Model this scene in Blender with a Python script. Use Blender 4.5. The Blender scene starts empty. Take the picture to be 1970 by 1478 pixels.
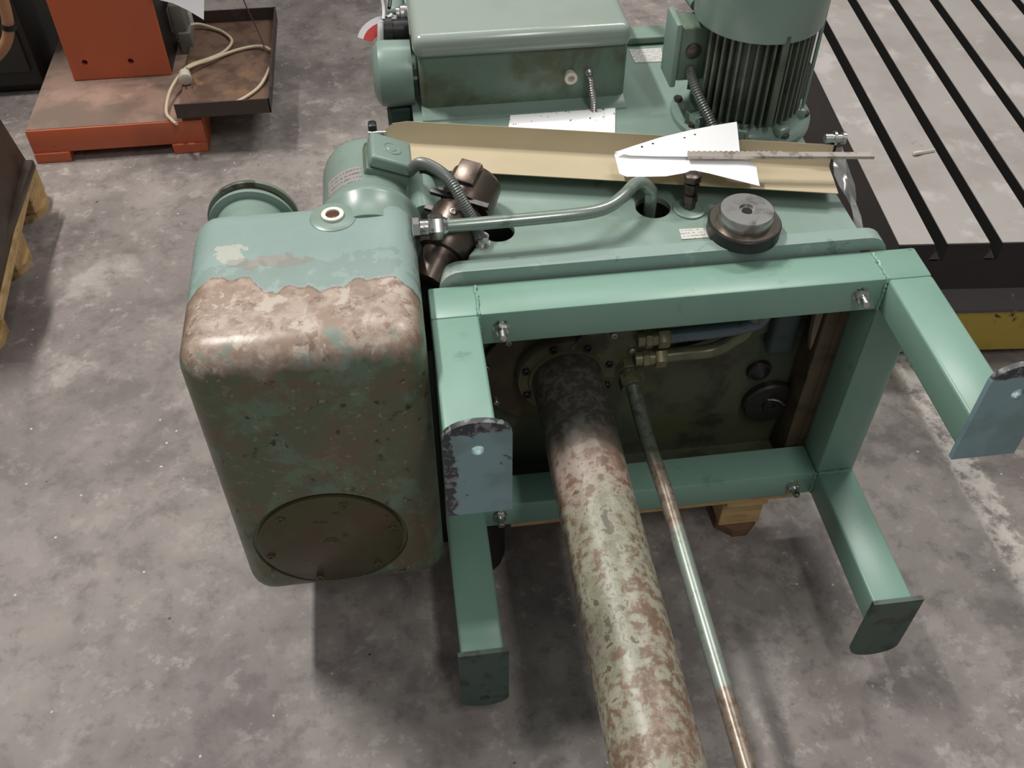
import bpy, bmesh, math, random
from mathutils import Vector, Matrix
random.seed(7)
PI = math.pi
scene = bpy.context.scene
COL = scene.collection

# ------------------------------------------------------------------ camera
cam_d = bpy.data.cameras.new('camera'); cam = bpy.data.objects.new('camera', cam_d); COL.objects.link(cam)
cam_d.sensor_width = 36.0; cam_d.lens = 1893.12 / 1970 * 36; cam_d.clip_start = 0.02; cam_d.clip_end = 60
def camera_axes():
    pitch, roll, yaw = math.radians(46.826128), math.radians(0.230406), math.radians(-7.674520)
    f = Vector((0, math.cos(pitch), -math.sin(pitch))); r = Vector((1, 0, 0)); u = r.cross(f)
    c, s = math.cos(roll), math.sin(roll)
    r, u = c * r + s * u, -s * r + c * u
    m = Matrix.Rotation(yaw, 3, 'Z')
    return m @ r, m @ u, m @ f
_r, _u, _f = camera_axes()
cam.matrix_world = Matrix(((_r.x, _u.x, -_f.x, 0), (_r.y, _u.y, -_f.y, 0), (_r.z, _u.z, -_f.z, 1.65), (0, 0, 0, 1)))
scene.camera = cam

# ------------------------------------------------------------------ world, lamps, exposure
scene.view_settings.view_transform = 'Standard'
scene.view_settings.look = 'None'
scene.view_settings.gamma = 1
scene.view_settings.exposure = 0.0
try: scene.view_settings.use_curve_mapping = False
except Exception: pass
w = bpy.data.worlds.new('hall'); scene.world = w; w.use_nodes = True
w.node_tree.nodes['Background'].inputs[0].default_value = (0.93, 0.97, 1.0, 1)
w.node_tree.nodes['Background'].inputs[1].default_value = 0.25
def strip_lamp(loc, sx, sy, power, col=(1, 0.97, 0.93)):
    """fluorescent fitting hanging level under the hall roof, shining straight down"""
    d = bpy.data.lights.new('hall_lamp', 'AREA'); d.shape = 'RECTANGLE'; d.size = sx; d.size_y = sy
    d.energy = power; d.color = col
    o = bpy.data.objects.new('hall_lamp', d); COL.objects.link(o); o.location = loc
    return o
strip_lamp((-1.9, 2.9, 5.2), .22, 1.6, 250)
strip_lamp((2.4, 3.3, 5.2), 1.8, .22, 110)
strip_lamp((0.2, 4.6, 5.2), 1.8, .22, 38)
strip_lamp((0.9, -1.6, 5.0), .3, 2.2, 62)

# ------------------------------------------------------------------ mesh helpers
def link(name, bm, mat, parent=None, origin=None, angle=38, smooth=True):
    """bm holds world coordinates; the object's origin is its thing's (or the given) point."""
    o = None
    O = Vector(origin) if origin is not None else (parent['_o'] if parent is not None and '_o' in parent else Vector((0, 0, 0)))
    O = Vector(O)
    base = Vector(parent['_o']) if parent is not None else Vector((0, 0, 0))
    bmesh.ops.recalc_face_normals(bm, faces=bm.faces)
    bmesh.ops.translate(bm, verts=bm.verts, vec=-O)
    me = bpy.data.meshes.new(name); bm.to_mesh(me); bm.free()
    if smooth:
        me.polygons.foreach_set('use_smooth', [True] * len(me.polygons))
        me.set_sharp_from_angle(angle=math.radians(angle))
    if isinstance(mat, (list, tuple)):
        for m_ in mat: me.materials.append(m_)
    elif mat: me.materials.append(mat)
    o = bpy.data.objects.new(name, me); COL.objects.link(o)
    if parent is not None: o.parent = parent
    o.location = O - base
    o['_o'] = list(O)
    return o
def thing(name, label, cat, loc, group=None):
    o = bpy.data.objects.new(name, None); o.empty_display_size = .05; COL.objects.link(o); o.location = loc
    o['_o'] = list(loc); o['label'] = label; o['category'] = cat
    if group: o['group'] = group
    return o
def tag(o, label, cat, group=None):
    o['label'] = label; o['category'] = cat
    if group: o['group'] = group
    return o
def NB(): return bmesh.new()
def box(bm, x0, x1, y0, y1, z0, z1, r=0, seg=3, M=None):
    g = bmesh.ops.create_cube(bm, size=1)['verts']
    for v in g:
        v.co = Vector(((x0 + x1) / 2 + v.co.x * (x1 - x0), (y0 + y1) / 2 + v.co.y * (y1 - y0), (z0 + z1) / 2 + v.co.z * (z1 - z0)))
    if M is not None:
        for v in g: v.co = M @ v.co
    if r:
        es = list({e for v in g for e in v.link_edges})
        bmesh.ops.bevel(bm, geom=es, offset=r, segments=seg, affect='EDGES', profile=.5, clamp_overlap=True)
    return bm
def frame_of(d):
    d = Vector(d).normalized(); a = Vector((0, 0, 1)) if abs(d.z) < .9 else Vector((1, 0, 0))
    u = d.cross(a).normalized(); v = u.cross(d).normalized()
    return d, u, v
def lathe(bm, p, d, prof, n=32, up=None, phase=0):
    """prof: (distance along d, radius)"""
    p = Vector(p); d, u, v = frame_of(d); rings = []
    for s, r in prof:
        c = p + d * s
        if r < 1e-6: rings.append([bm.verts.new(c)])
        else: rings.append([bm.verts.new(c + (u * math.cos(2 * PI * k / n + phase) + v * math.sin(2 * PI * k / n + phase)) * r) for k in range(n)])
    for a, b in zip(rings, rings[1:]):
        for k in range(n):
            k2 = (k + 1) % n
            if len(a) == 1 and len(b) == 1: continue
            if len(a) == 1: bm.faces.new((a[0], b[k2], b[k]))
            elif len(b) == 1: bm.faces.new((a[k], a[k2], b[0]))
            else: bm.faces.new((a[k], a[k2], b[k2], b[k]))
    if len(rings[0]) > 1: bm.faces.new(list(reversed(rings[0])))
    if len(rings[-1]) > 1: bm.faces.new(rings[-1])
    return bm
def ring(bm, p, d, s0, s1, ro, ri, n=32):
    p = Vector(p); d, u, v = frame_of(d)
    R = [[bm.verts.new(p + d * s + (u * math.cos(2 * PI * k / n) + v * math.sin(2 * PI * k / n)) * r) for k in range(n)] for s, r in ((s0, ro), (s1, ro), (s1, ri), (s0, ri))]
    for i in range(4):
        a, b = R[i], R[(i + 1) % 4]
        for k in range(n): bm.faces.new((a[k], a[(k + 1) % n], b[(k + 1) % n], b[k]))
    return bm
def spline(pts, sub=6):
    P = [Vector(q) for q in pts]; out = []
    for i in range(len(P) - 1):
        a = P[i - 1] if i else 2 * P[0] - P[1]; b, c = P[i], P[i + 1]; e = P[i + 2] if i + 2 < len(P) else 2 * P[-1] - P[-2]
        for k in range(sub):
            t = k / sub
            out.append(.5 * ((2 * b) + (c - a) * t + (2 * a - 5 * b + 4 * c - e) * t * t + (3 * b - a - 3 * c + e) * t ** 3))
    out.append(P[-1]); return out
def tube(bm, pts, r, n=14, sub=6, radii=None):
    P = spline(pts, sub) if sub > 1 else [Vector(q) for q in pts]
    d = (P[1] - P[0]).normalized(); _, u, v = frame_of(d); rings = []
    for i, q in enumerate(P):
        t = (P[min(i + 1, len(P) - 1)] - P[max(i - 1, 0)]).normalized()
        u = (u - t * u.dot(t)).normalized(); v = t.cross(u)
        rr = radii(i, len(P)) if radii else r
        rings.append([bm.verts.new(q + (u * math.cos(2 * PI * k / n) + v * math.sin(2 * PI * k / n)) * rr) for k in range(n)])
    for a, b in zip(rings, rings[1:]):
        for k in range(n): bm.faces.new((a[k], a[(k + 1) % n], b[(k + 1) % n], b[k]))
    bm.faces.new(list(reversed(rings[0]))); bm.faces.new(rings[-1])
    return bm
def corrugated(bm, pts, r, pitch=.0035, n=12, depth=.12):
    P = spline(pts, 30); L = [0]
    for a, b in zip(P, P[1:]): L.append(L[-1] + (b - a).length)
    m = max(8, int(L[-1] / pitch * 2)); Q = []; j = 0
    for i in range(m + 1):
        s = L[-1] * i / m
        while j < len(P) - 2 and L[j + 1] < s: j += 1
        t = (s - L[j]) / max(1e-9, L[j + 1] - L[j]); Q.append(P[j].lerp(P[j + 1], min(1, t)))
    return tube(bm, Q, r, n, 1, radii=lambda i, N: r * (1 + (depth if i % 2 else -depth)))
def prism(bm, pts, vec):
    """closed polygon pts (3d) extruded by vec"""
    a = [bm.verts.new(Vector(q)) for q in pts]; b = [bm.verts.new(Vector(q) + Vector(vec)) for q in pts]
    n = len(a); bm.faces.new(a); bm.faces.new(list(reversed(b)))
    for k in range(n): bm.faces.new((a[k], b[k], b[(k + 1) % n], a[(k + 1) % n]))
    return bm
def bevel_all(bm, r, seg=2, ang=25):
    es = [e for e in bm.edges if len(e.link_faces) == 2 and e.calc_face_angle(0) > math.radians(ang)]
    bmesh.ops.bevel(bm, geom=es, offset=r, segments=seg, affect='EDGES', profile=.5, clamp_overlap=True)
    return bm
def bolt_head(bm, p, d, r, h, sock=True):
    lathe(bm, p, d, [(0, r), (h * .85, r), (h, r * .85)] + ([(h, r * .5), (h * .5, r * .45), (h * .5, 0)] if sock else [(h, 0)]), 16)
    return bm
def hexnut(bm, p, d, r, h, phase=0):
    lathe(bm, p, d, [(0, r * .9), (h * .12, r), (h * .88, r), (h, r * .9), (h, 0)] , 6, phase=phase)
    return bm
def cut(o, cutters):
    """exact boolean, applied without operators; cutters are bmeshes in world coordinates"""
    tmp = []
    for c in cutters:
        c.transform(Matrix.Translation(-Vector(o['_o'])))
        bmesh.ops.recalc_face_normals(c, faces=c.faces)
        me = bpy.data.meshes.new('t'); c.to_mesh(me); c.free()
        t = bpy.data.objects.new('t', me); COL.objects.link(t); t.matrix_world = Matrix.Translation(Vector(o['_o']))
        m = o.modifiers.new('b', 'BOOLEAN'); m.object = t; m.operation = 'DIFFERENCE'; m.solver = 'EXACT'; tmp.append(t)
    bpy.context.view_layer.update()
    dg = bpy.context.evaluated_depsgraph_get()
    me = bpy.data.meshes.new_from_object(o.evaluated_get(dg))
    o.modifiers.clear(); o.data = me
    for t in tmp: bpy.data.objects.remove(t)
    me.set_sharp_from_angle(angle=math.radians(35))
    return o

# ------------------------------------------------------------------ material helpers
def rgb(*c):
    """sRGB 0-255 to linear"""
    f = lambda v: (v / 255 / 12.92) if v / 255 <= .04045 else ((v / 255 + .055) / 1.055) ** 2.4
    return (f(c[0]), f(c[1]), f(c[2]), 1)
class NT:
    def __init__(s, name):
        s.m = bpy.data.materials.new(name); s.m.use_nodes = True; s.t = s.m.node_tree; s.n = s.t.nodes; s.l = s.t.links
        s.b = s.n['Principled BSDF']; s.co = s.n.new('ShaderNodeTexCoord').outputs['Object']
    def set(s, sock, v):
        if isinstance(v, bpy.types.NodeSocket): s.l.new(v, sock)
        elif isinstance(v, (tuple, list)): sock.default_value = v
        else: sock.default_value = v
    def noise(s, scale, detail=4, rough=.55, dist=0, vec=None, stretch=None, off=0):
        v = vec or s.co
        if stretch or off:
            mp = s.n.new('ShaderNodeMapping'); s.l.new(v, mp.inputs[0])
            if stretch: mp.inputs['Scale'].default_value = stretch
            mp.inputs['Location'].default_value = (off, off * .7, off * .3); v = mp.outputs[0]
        t = s.n.new('ShaderNodeTexNoise'); s.l.new(v, t.inputs['Vector'])
        t.inputs['Scale'].default_value = scale; t.inputs['Detail'].default_value = detail
        t.inputs['Roughness'].default_value = rough; t.inputs['Distortion'].default_value = dist
        return t.outputs[0]
    def step(s, v, a, b):
        t = s.n.new('ShaderNodeMapRange'); t.interpolation_type = 'SMOOTHSTEP'; s.set(t.inputs[0], v)
        t.inputs[1].default_value = a; t.inputs[2].default_value = b
        if a > b:
            t.inputs[1].default_value = b; t.inputs[2].default_value = a; t.inputs[3].default_value = 1; t.inputs[4].default_value = 0
        return t.outputs[0]
    def math(s, op, a, b=0.0, c=0.0):
        t = s.n.new('ShaderNodeMath'); t.operation = op; s.set(t.inputs[0], a); s.set(t.inputs[1], b)
        if op in ('MULTIPLY_ADD',): s.set(t.inputs[2], c)
        return t.outputs[0]
    def mix(s, f, a, b):
        t = s.n.new('ShaderNodeMix'); t.data_type = 'RGBA'; s.set(t.inputs[0], f); s.set(t.inputs[6], a); s.set(t.inputs[7], b)
        return t.outputs[2]
    def xyz(s, vec=None):
        t = s.n.new('ShaderNodeSeparateXYZ'); s.l.new(vec or s.co, t.inputs[0]); return t.outputs
    def normal(s):
        t = s.n.new('ShaderNodeTexCoord'); return t.outputs['Normal']
    def bump(s, h, strength=.2, dist=.002):
        t = s.n.new('ShaderNodeBump'); t.inputs['Strength'].default_value = strength; t.inputs['Distance'].default_value = dist
        s.l.new(h, t.inputs['Height']); s.l.new(t.outputs[0], s.b.inputs['Normal'])
    def done(s, col, rough=.5, metal=0, spec=None, coat=None):
        s.set(s.b.inputs['Base Color'], col); s.set(s.b.inputs['Roughness'], rough); s.set(s.b.inputs['Metallic'], metal)
        if spec is not None: s.b.inputs['Specular IOR Level'].default_value = spec
        if coat: s.b.inputs['Coat Weight'].default_value = coat; s.b.inputs['Coat Roughness'].default_value = .15
        return s.m
def simple(name, col, rough=.5, metal=0, layers=(), bump=.0, bs=60, spec=None, coat=None, stretch=None):
    """layers: (colour, noise scale, threshold low, threshold high[, opacity])"""
    t = NT(name); c = col
    for i, L in enumerate(layers):
        f = t.step(t.noise(L[1], 6, .6, .3, stretch=stretch, off=3.1 * i + 1), L[2], L[3])
        if len(L) > 4: f = t.math('MULTIPLY', f, L[4])
        c = t.mix(f, c, L[0])
    if bump: t.bump(t.noise(bs, 5), bump, .0015)
    return t.done(c, rough, metal, spec, coat)

GREEN = rgb(134, 170, 157)
M = {}
M['casing'] = simple('casing_green_paint', rgb(128, 149, 138), .36, 0, [(rgb(120, 142, 122), 7, .5, .72, .8), (rgb(146, 166, 160), 4, .5, .7, .7), (rgb(105, 122, 92), 16, .66, .76, .7), (rgb(70, 84, 66), 60, .74, .79, .7)], .08, 40)
M['frame'] = simple('frame_mint_paint', rgb(128, 162, 147), .34, 0, [(rgb(118, 154, 136), 6, .45, .7, .7), (rgb(52, 60, 46), 55, .72, .76, .9), (rgb(80, 120, 92), 14, .62, .75, .5)], .06, 50)
M['footplate'] = simple('foot_plate_blue_paint', rgb(94, 125, 128), .42, 0, [(rgb(78, 108, 104), 12, .5, .65, .7), (rgb(45, 47, 50), 26, .62, .68, .9), (rgb(40, 48, 44), 70, .7, .74, .9)], .15, 80)
M['foot_rim'] = simple('scuffed_edge_paint', rgb(150, 165, 158), .45, 0, [(rgb(90, 100, 98), 60, .5, .6, .9)], .2, 120)
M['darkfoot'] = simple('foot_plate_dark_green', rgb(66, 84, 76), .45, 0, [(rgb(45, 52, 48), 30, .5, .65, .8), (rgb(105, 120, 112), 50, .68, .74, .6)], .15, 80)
M['motor'] = simple('motor_green_paint', rgb(126, 146, 136), .3, 0, [(rgb(114, 137, 124), 9, .5, .7, .6), (rgb(70, 80, 66), 40, .7, .78, .7)], .05, 60)
M['lid'] = simple('lid_green_paint', rgb(146, 157, 148), .22, 0, [(rgb(138, 151, 141), 5, .5, .7, .7), (rgb(158, 172, 164), 9, .66, .8, .5)], .03, 40, coat=.3)
M['oilygreen'] = simple('oily_green_paint', rgb(104, 122, 106), .35, 0, [(rgb(82, 82, 62), 9, .46, .62, .8), (rgb(112, 128, 116), 20, .58, .7, .6), (rgb(36, 36, 28), 50, .68, .75, .8)], .1, 60)
M['fin'] = simple('motor_fin_dark_green', rgb(90, 99, 86), .4, 0, [(rgb(64, 64, 54), 20, .5, .7, .8), (rgb(98, 112, 100), 30, .62, .75, .6)], .1, 60)
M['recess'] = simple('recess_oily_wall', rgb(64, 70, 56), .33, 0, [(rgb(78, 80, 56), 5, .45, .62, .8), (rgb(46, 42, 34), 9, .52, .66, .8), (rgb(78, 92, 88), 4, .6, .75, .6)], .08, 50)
M['rustwall'] = simple('brown_stained_wall', rgb(84, 70, 52), .5, 0, [(rgb(50, 40, 32), 14, .45, .62, .8)], .1, 60)
M['castyellow'] = simple('oily_yellow_green_casting', rgb(92, 90, 66), .35, 0, [(rgb(58, 50, 36), 22, .48, .62, .8), (rgb(108, 110, 88), 30, .6, .7, .6)], .15, 70)
M['chrome'] = simple('bright_zinc', rgb(205, 205, 200), .25, 1, [(rgb(120, 118, 110), 80, .55, .65, .8)], .05, 100)
M['steel'] = simple('bare_steel', rgb(188, 185, 182), .3, .9, [(rgb(112, 108, 105), 20, .5, .65, .7)], .05, 90)
M['dsteel'] = simple('brown_tool_steel', rgb(104, 92, 84), .36, .75, [(rgb(60, 50, 44), 24, .5, .65, .8)], .1, 90)
M['blacksteel'] = simple('blackened_steel', rgb(50, 47, 46), .38, .5, [(rgb(80, 76, 72), 50, .6, .7, .5)], .1, 90)
M['hole'] = simple('hole_shade_black', rgb(16, 15, 14), .8)  # near-black colour stands in for the shade inside bores, slots and punched holes
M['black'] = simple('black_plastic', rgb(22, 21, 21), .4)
M['beige'] = simple('beige_painted_sheet', rgb(190, 176, 148), .45, 0, [(rgb(182, 170, 140), 4, .45, .65, .8), (rgb(120, 100, 72), 45, .73, .78, .7)], .04, 30)
M['paper'] = simple('white_paper', rgb(250, 250, 250), .9)
M['clear'] = simple('clear_plastic_film', rgb(190, 190, 190), .2)
M['pipegreen'] = simple('pipe_green_paint', rgb(142, 154, 145), .22, .4, [(rgb(96, 112, 98), 20, .52, .65, .7), (rgb(160, 168, 160), 12, .6, .72, .6)], .04, 60)
M['conduit'] = simple('grey_conduit', rgb(112, 116, 112), .4, .4)
M['wood'] = simple('pallet_wood', rgb(196, 164, 116), .75, 0, [(rgb(166, 132, 88), 18, .45, .65, .8), (rgb(90, 62, 44), 26, .66, .72, .8)], .3, 90, stretch=(1, 1, 5))
M['darkwood'] = simple('dark_pallet_wood', rgb(112, 84, 62), .8, 0, [(rgb(70, 52, 40), 20, .45, .65, .8)], .3, 90)  # darker brown wood tone for skid boards and cross boards
M['orange'] = simple('orange_paint', rgb(192, 98, 64), .45, 0, [(rgb(168, 84, 58), 5, .45, .7, .7), (rgb(110, 58, 44), 30, .7, .78, .7)], .08, 50)
M['dusty'] = simple('dusty_platform_top', rgb(150, 122, 108), .65, 0, [(rgb(112, 96, 84), 6, .4, .62, .9), (rgb(176, 150, 134), 9, .58, .72, .7)], .1, 50)
M['rust'] = simple('rusty_sheet', rgb(122, 96, 80), .55, .2, [(rgb(92, 70, 60), 14, .45, .6, .8), (rgb(150, 116, 78), 12, .58, .7, .7), (rgb(176, 156, 140), 55, .68, .74, .5)], .15, 70)
M['traywall'] = simple('brown_sheet_steel', rgb(72, 60, 56), .5, .2, [(rgb(96, 82, 74), 20, .55, .7, .6)], .1, 60)
M['cable'] = simple('cream_cable', rgb(205, 190, 160), .5)
M['table'] = simple('planed_cast_iron', rgb(172, 166, 161), .45, .3, [(rgb(160, 153, 147), 5, .45, .65, .8), (rgb(198, 192, 188), 9, .55, .7, .7), (rgb(120, 112, 108), 30, .66, .74, .4)], .06, 60)
M['iron'] = simple('dark_oily_iron', rgb(38, 34, 34), .45, .2, [(rgb(52, 44, 44), 12, .5, .7, .6)], .1, 50)
M['ironlight'] = simple('grey_oily_iron', rgb(88, 82, 82), .4, .3, [(rgb(140, 134, 132), 50, .64, .72, .7)], .1, 60)
M['yellow'] = simple('chipped_yellow_paint', rgb(172, 146, 62), .5, 0, [(rgb(150, 128, 50), 10, .5, .7, .7), (rgb(48, 38, 28), 9, .63, .66, 1), (rgb(48, 38, 28), 34, .70, .73, 1)], .1, 60)
M['castbrown'] = simple('brown_casting', rgb(82, 70, 62), .5, .2, [(rgb(58, 46, 42), 8, .45, .65, .8), (rgb(110, 98, 88), 30, .68, .76, .5)], .15, 60)
M['red'] = simple('red_tag_paint', rgb(176, 44, 40), .5)
M['whitep'] = simple('off_white_plastic', rgb(214, 206, 192), .45)
M['string'] = simple('white_tape', rgb(205, 203, 205), .6)
M['darkcab'] = simple('dark_grey_cabinet', rgb(46, 46, 44), .6)

def label_mat(name, bg, ink, lines):
    t = NT(name); n = t.noise(420, 2, stretch=(1, .35, .35)); x = t.xyz()
    wv = t.math('SINE', t.math('MULTIPLY', x[1], lines))
    f = t.math('MULTIPLY', t.step(wv, .1, .5), t.step(n, .45, .55))
    return t.done(t.mix(t.math('MULTIPLY', f, .6), bg, ink), .4)
M['label'] = label_mat('printed_plate', rgb(205, 205, 198), rgb(90, 88, 84), 900)
M['motorlabel'] = label_mat('worn_rating_plate', rgb(200, 196, 190), rgb(90, 96, 88), 600)

# gearbox: paint gone in a band, dark oil on the front (positions are in metres on the housing itself)
GO = Vector((-.15, 1.08, .144))      # gearbox object origin
EDGE = [(0.027, 0.572), (0.102, 0.684), (0.139, 0.758), (0.222, 0.712), (0.293, 0.74), (0.338, 0.594), (0.4, 0.51), (0.451, 0.607), (0.521, 0.591), (0.572, 0.51), (0.623, 0.547), (0.68, 0.545), (0.706, 0.616), (0.84, 0.625), (0.93, 0.511)]
def gearbox_mat():
    t = NT('gearbox_worn_paint'); X, Y, Z = t.xyz()
    n1 = t.noise(9, 7, .62, .6); n2 = t.noise(40, 6, .6); n3 = t.noise(16, 5, .6, .5, stretch=(1, 1.4, .7), off=4)
    paint = t.mix(t.step(t.noise(4, 4), .4, .65), rgb(134, 155, 149), rgb(144, 164, 159))
    def blob(cx, cy, rx, ry, warp):
        dx = t.math('DIVIDE', t.math('SUBTRACT', X, cx), rx); dy = t.math('DIVIDE', t.math('SUBTRACT', Y, cy), ry)
        d = t.math('ADD', t.math('MULTIPLY', dx, dx), t.math('MULTIPLY', dy, dy))
        return t.step(t.math('ADD', d, t.math('MULTIPLY', t.math('SUBTRACT', n2, .5), warp)), 1.1, .9)
    paint = t.mix(t.math('MULTIPLY', blob(-.044, .024, .055, .014, 5), .75), paint, rgb(150, 138, 130))
    paint = t.mix(t.math('MULTIPLY', blob(-.106, .044, .022, .016, 12), .6), paint, rgb(196, 190, 178))
    paint = t.mix(t.math('MULTIPLY', blob(-.02, -.005, .16, .035, 9), .35), paint, rgb(112, 128, 120))
    bare = t.mix(t.step(n2, .4, .62), rgb(172, 154, 140), rgb(142, 122, 108))
    fn = t.noise(22, 8, .7, .2, stretch=(1, .8, 1), off=11)
    bare = t.mix(t.math('MULTIPLY', t.step(fn, .50, .58), .8), bare, rgb(146, 122, 104))
    bare = t.mix(t.math('MULTIPLY', t.step(t.noise(45, 6, .7, .1, off=13), .56, .62), .7), bare, rgb(112, 90, 74))
    bare = t.mix(t.math('MULTIPLY', t.step(t.noise(24, 7, .7, .3, off=15), .54, .60), .8), bare, rgb(190, 178, 164))
    side = t.math('ADD', t.math('ABSOLUTE', t.math('SUBTRACT', X, -.001)), t.math('MULTIPLY', t.math('SUBTRACT', n3, .5), .06))
    bare = t.mix(t.math('MULTIPLY', t.step(side, .135, .158), .75), bare, rgb(112, 88, 68))
    gy = t.math('ADD', Y, t.math('MULTIPLY', t.math('SUBTRACT', n1, .5), .12))
    bare = t.mix(t.math('MULTIPLY', t.math('MULTIPLY', t.step(gy, -.122, -.14), t.step(t.noise(12, 7, .7, .3, off=9), .49, .56)), .8), bare, rgb(120, 140, 128))
    # outline along which the green coat has flaked off (across the top of the housing)
    fc = t.n.new('ShaderNodeFloatCurve'); t.l.new(t.math('ADD', t.math('MULTIPLY', X, 2.9), .5), fc.inputs['Value'])
    cv = fc.mapping.curves[0]; P_ = EDGE
    cv.points[0].location = P_[0]; cv.points[1].location = P_[-1]
    for q in P_[1:-1]: cv.points.new(*q)
    for q in cv.points: q.handle_type = 'VECTOR'
    fc.mapping.update()
    base = t.math('MULTIPLY_ADD', fc.outputs[0], .2, -.15)
    edge = t.math('SUBTRACT', Y, base)
    edge = t.math('ADD', edge, t.math('MULTIPLY', t.math('SUBTRACT', t.noise(30, 5, .6, .3, off=6), .5), .035))
    edge = t.math('SUBTRACT', edge, .054)
    c = t.mix(t.step(edge, -.056, -.052), bare, paint)
    crack = t.math('MULTIPLY', t.step(edge, -.060, -.0565), t.step(edge, -.0535, -.057))
    c = t.mix(t.math('MULTIPLY', crack, .6), c, rgb(84, 80, 72))
    oil = t.mix(t.step(n3, .42, .62), rgb(90, 98, 78), rgb(104, 92, 74))
    oil = t.mix(t.step(t.noise(11, 7, .7, .4, off=2), .47, .60), oil, rgb(100, 118, 98))
    oil = t.mix(t.step(n2, .60, .70), oil, rgb(48, 42, 34))
    oil = t.mix(t.math('MULTIPLY', t.step(n2, .36, .30), .6), oil, rgb(128, 116, 100))
    zz = t.math('ADD', t.math('ADD', Z, t.math('MULTIPLY', t.math('SUBTRACT', n3, .5), .07)), t.math('MULTIPLY', t.math('SUBTRACT', n2, .5), .05))
    f = t.step(zz, .597, .575)
    oil = t.mix(t.math('MULTIPLY', t.step(t.noise(34, 7, .7, .2, off=17), .55, .61), .7), oil, rgb(104, 92, 72))
    oil = t.mix(t.math('MULTIPLY', t.step(t.noise(95, 4, .6, 0, off=19), .64, .68), .7), oil, rgb(150, 136, 116))
    c = t.mix(f, c, oil)
    t.bump(t.math('ADD', t.math('MULTIPLY', t.step(edge, -.058, -.05), .5), n2), .25, .0015)
    return t.done(c, t.mix(n2, (.22,) * 3 + (1,), (.5,) * 3 + (1,)), 0, .5)
M['gearbox'] = gearbox_mat()
def cover_mat():
    t = NT('oily_cover'); n = t.noise(14, 5, .6, .5); n2 = t.noise(50, 4)
    c = t.mix(t.step(n, .42, .62), rgb(74, 62, 42), rgb(72, 70, 46)); c = t.mix(t.step(n, .62, .72), c, rgb(92, 66, 48))
    c = t.mix(t.step(n2, .66, .72), c, rgb(44, 38, 28)); t.bump(n2, .1, .001)
    return t.done(c, .25, 0, .5)
M['cover'] = cover_mat()
def pipe_mat():
    t = NT('worn_pipe_paint'); X, Y, Z = t.xyz()
    n1 = t.noise(11, 7, .66, .4, stretch=(1, .45, 1)); n2 = t.noise(60, 6, .65, .3); n3 = t.noise(5, 4, .5, .3, stretch=(1, .5, 1), off=5)
    green = t.mix(t.step(n2, .4, .6), rgb(152, 150, 132), rgb(128, 126, 106))
    brown = t.mix(t.step(n2, .42, .6), rgb(142, 118, 104), rgb(108, 84, 66))
    pink = t.mix(t.step(n2, .45, .62), rgb(156, 140, 130), rgb(132, 114, 98))
    c = t.mix(t.step(n3, .44, .56), green, pink)
    k = t.math('ADD', n1, t.math('MULTIPLY', t.math('SUBTRACT', n2, .5), .75))
    c = t.mix(t.math('MULTIPLY', t.step(k, .48, .58), .85), c, brown)
    c = t.mix(t.math('MULTIPLY', t.step(k, .40, .35), .8), c, rgb(78, 64, 48))
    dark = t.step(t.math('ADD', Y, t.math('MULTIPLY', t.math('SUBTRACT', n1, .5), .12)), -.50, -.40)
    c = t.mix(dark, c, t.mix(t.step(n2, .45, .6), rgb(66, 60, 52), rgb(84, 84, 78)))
    t.bump(k, .3, .0012)
    return t.done(c, t.mix(n2, (.3,) * 3 + (1,), (.55,) * 3 + (1,)), 0, .5)
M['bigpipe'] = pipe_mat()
def rod_mat():
    t = NT('rod_part_painted'); X, Y, Z = t.xyz(); n = t.noise(14, 5, .6, .3); n2 = t.noise(70, 4)
    yy = t.math('ADD', Y, t.math('MULTIPLY', t.math('SUBTRACT', n, .5), .12))
    paint = t.mix(t.step(n2, .5, .7), rgb(140, 150, 140), rgb(120, 130, 118))
    bare = t.mix(t.step(n2, .45, .6), rgb(140, 126, 112), rgb(112, 98, 84))
    oily = t.mix(t.step(n2, .5, .65), rgb(104, 112, 98), rgb(80, 84, 72))
    c = t.mix(t.step(yy, -.845, -.82), bare, paint)
    c = t.mix(t.step(yy, -.58, -.56), c, bare)
    c = t.mix(t.step(yy, -.46, -.40), c, oily)
    return t.done(c, .32, .3)
M['rod'] = rod_mat()
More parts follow.
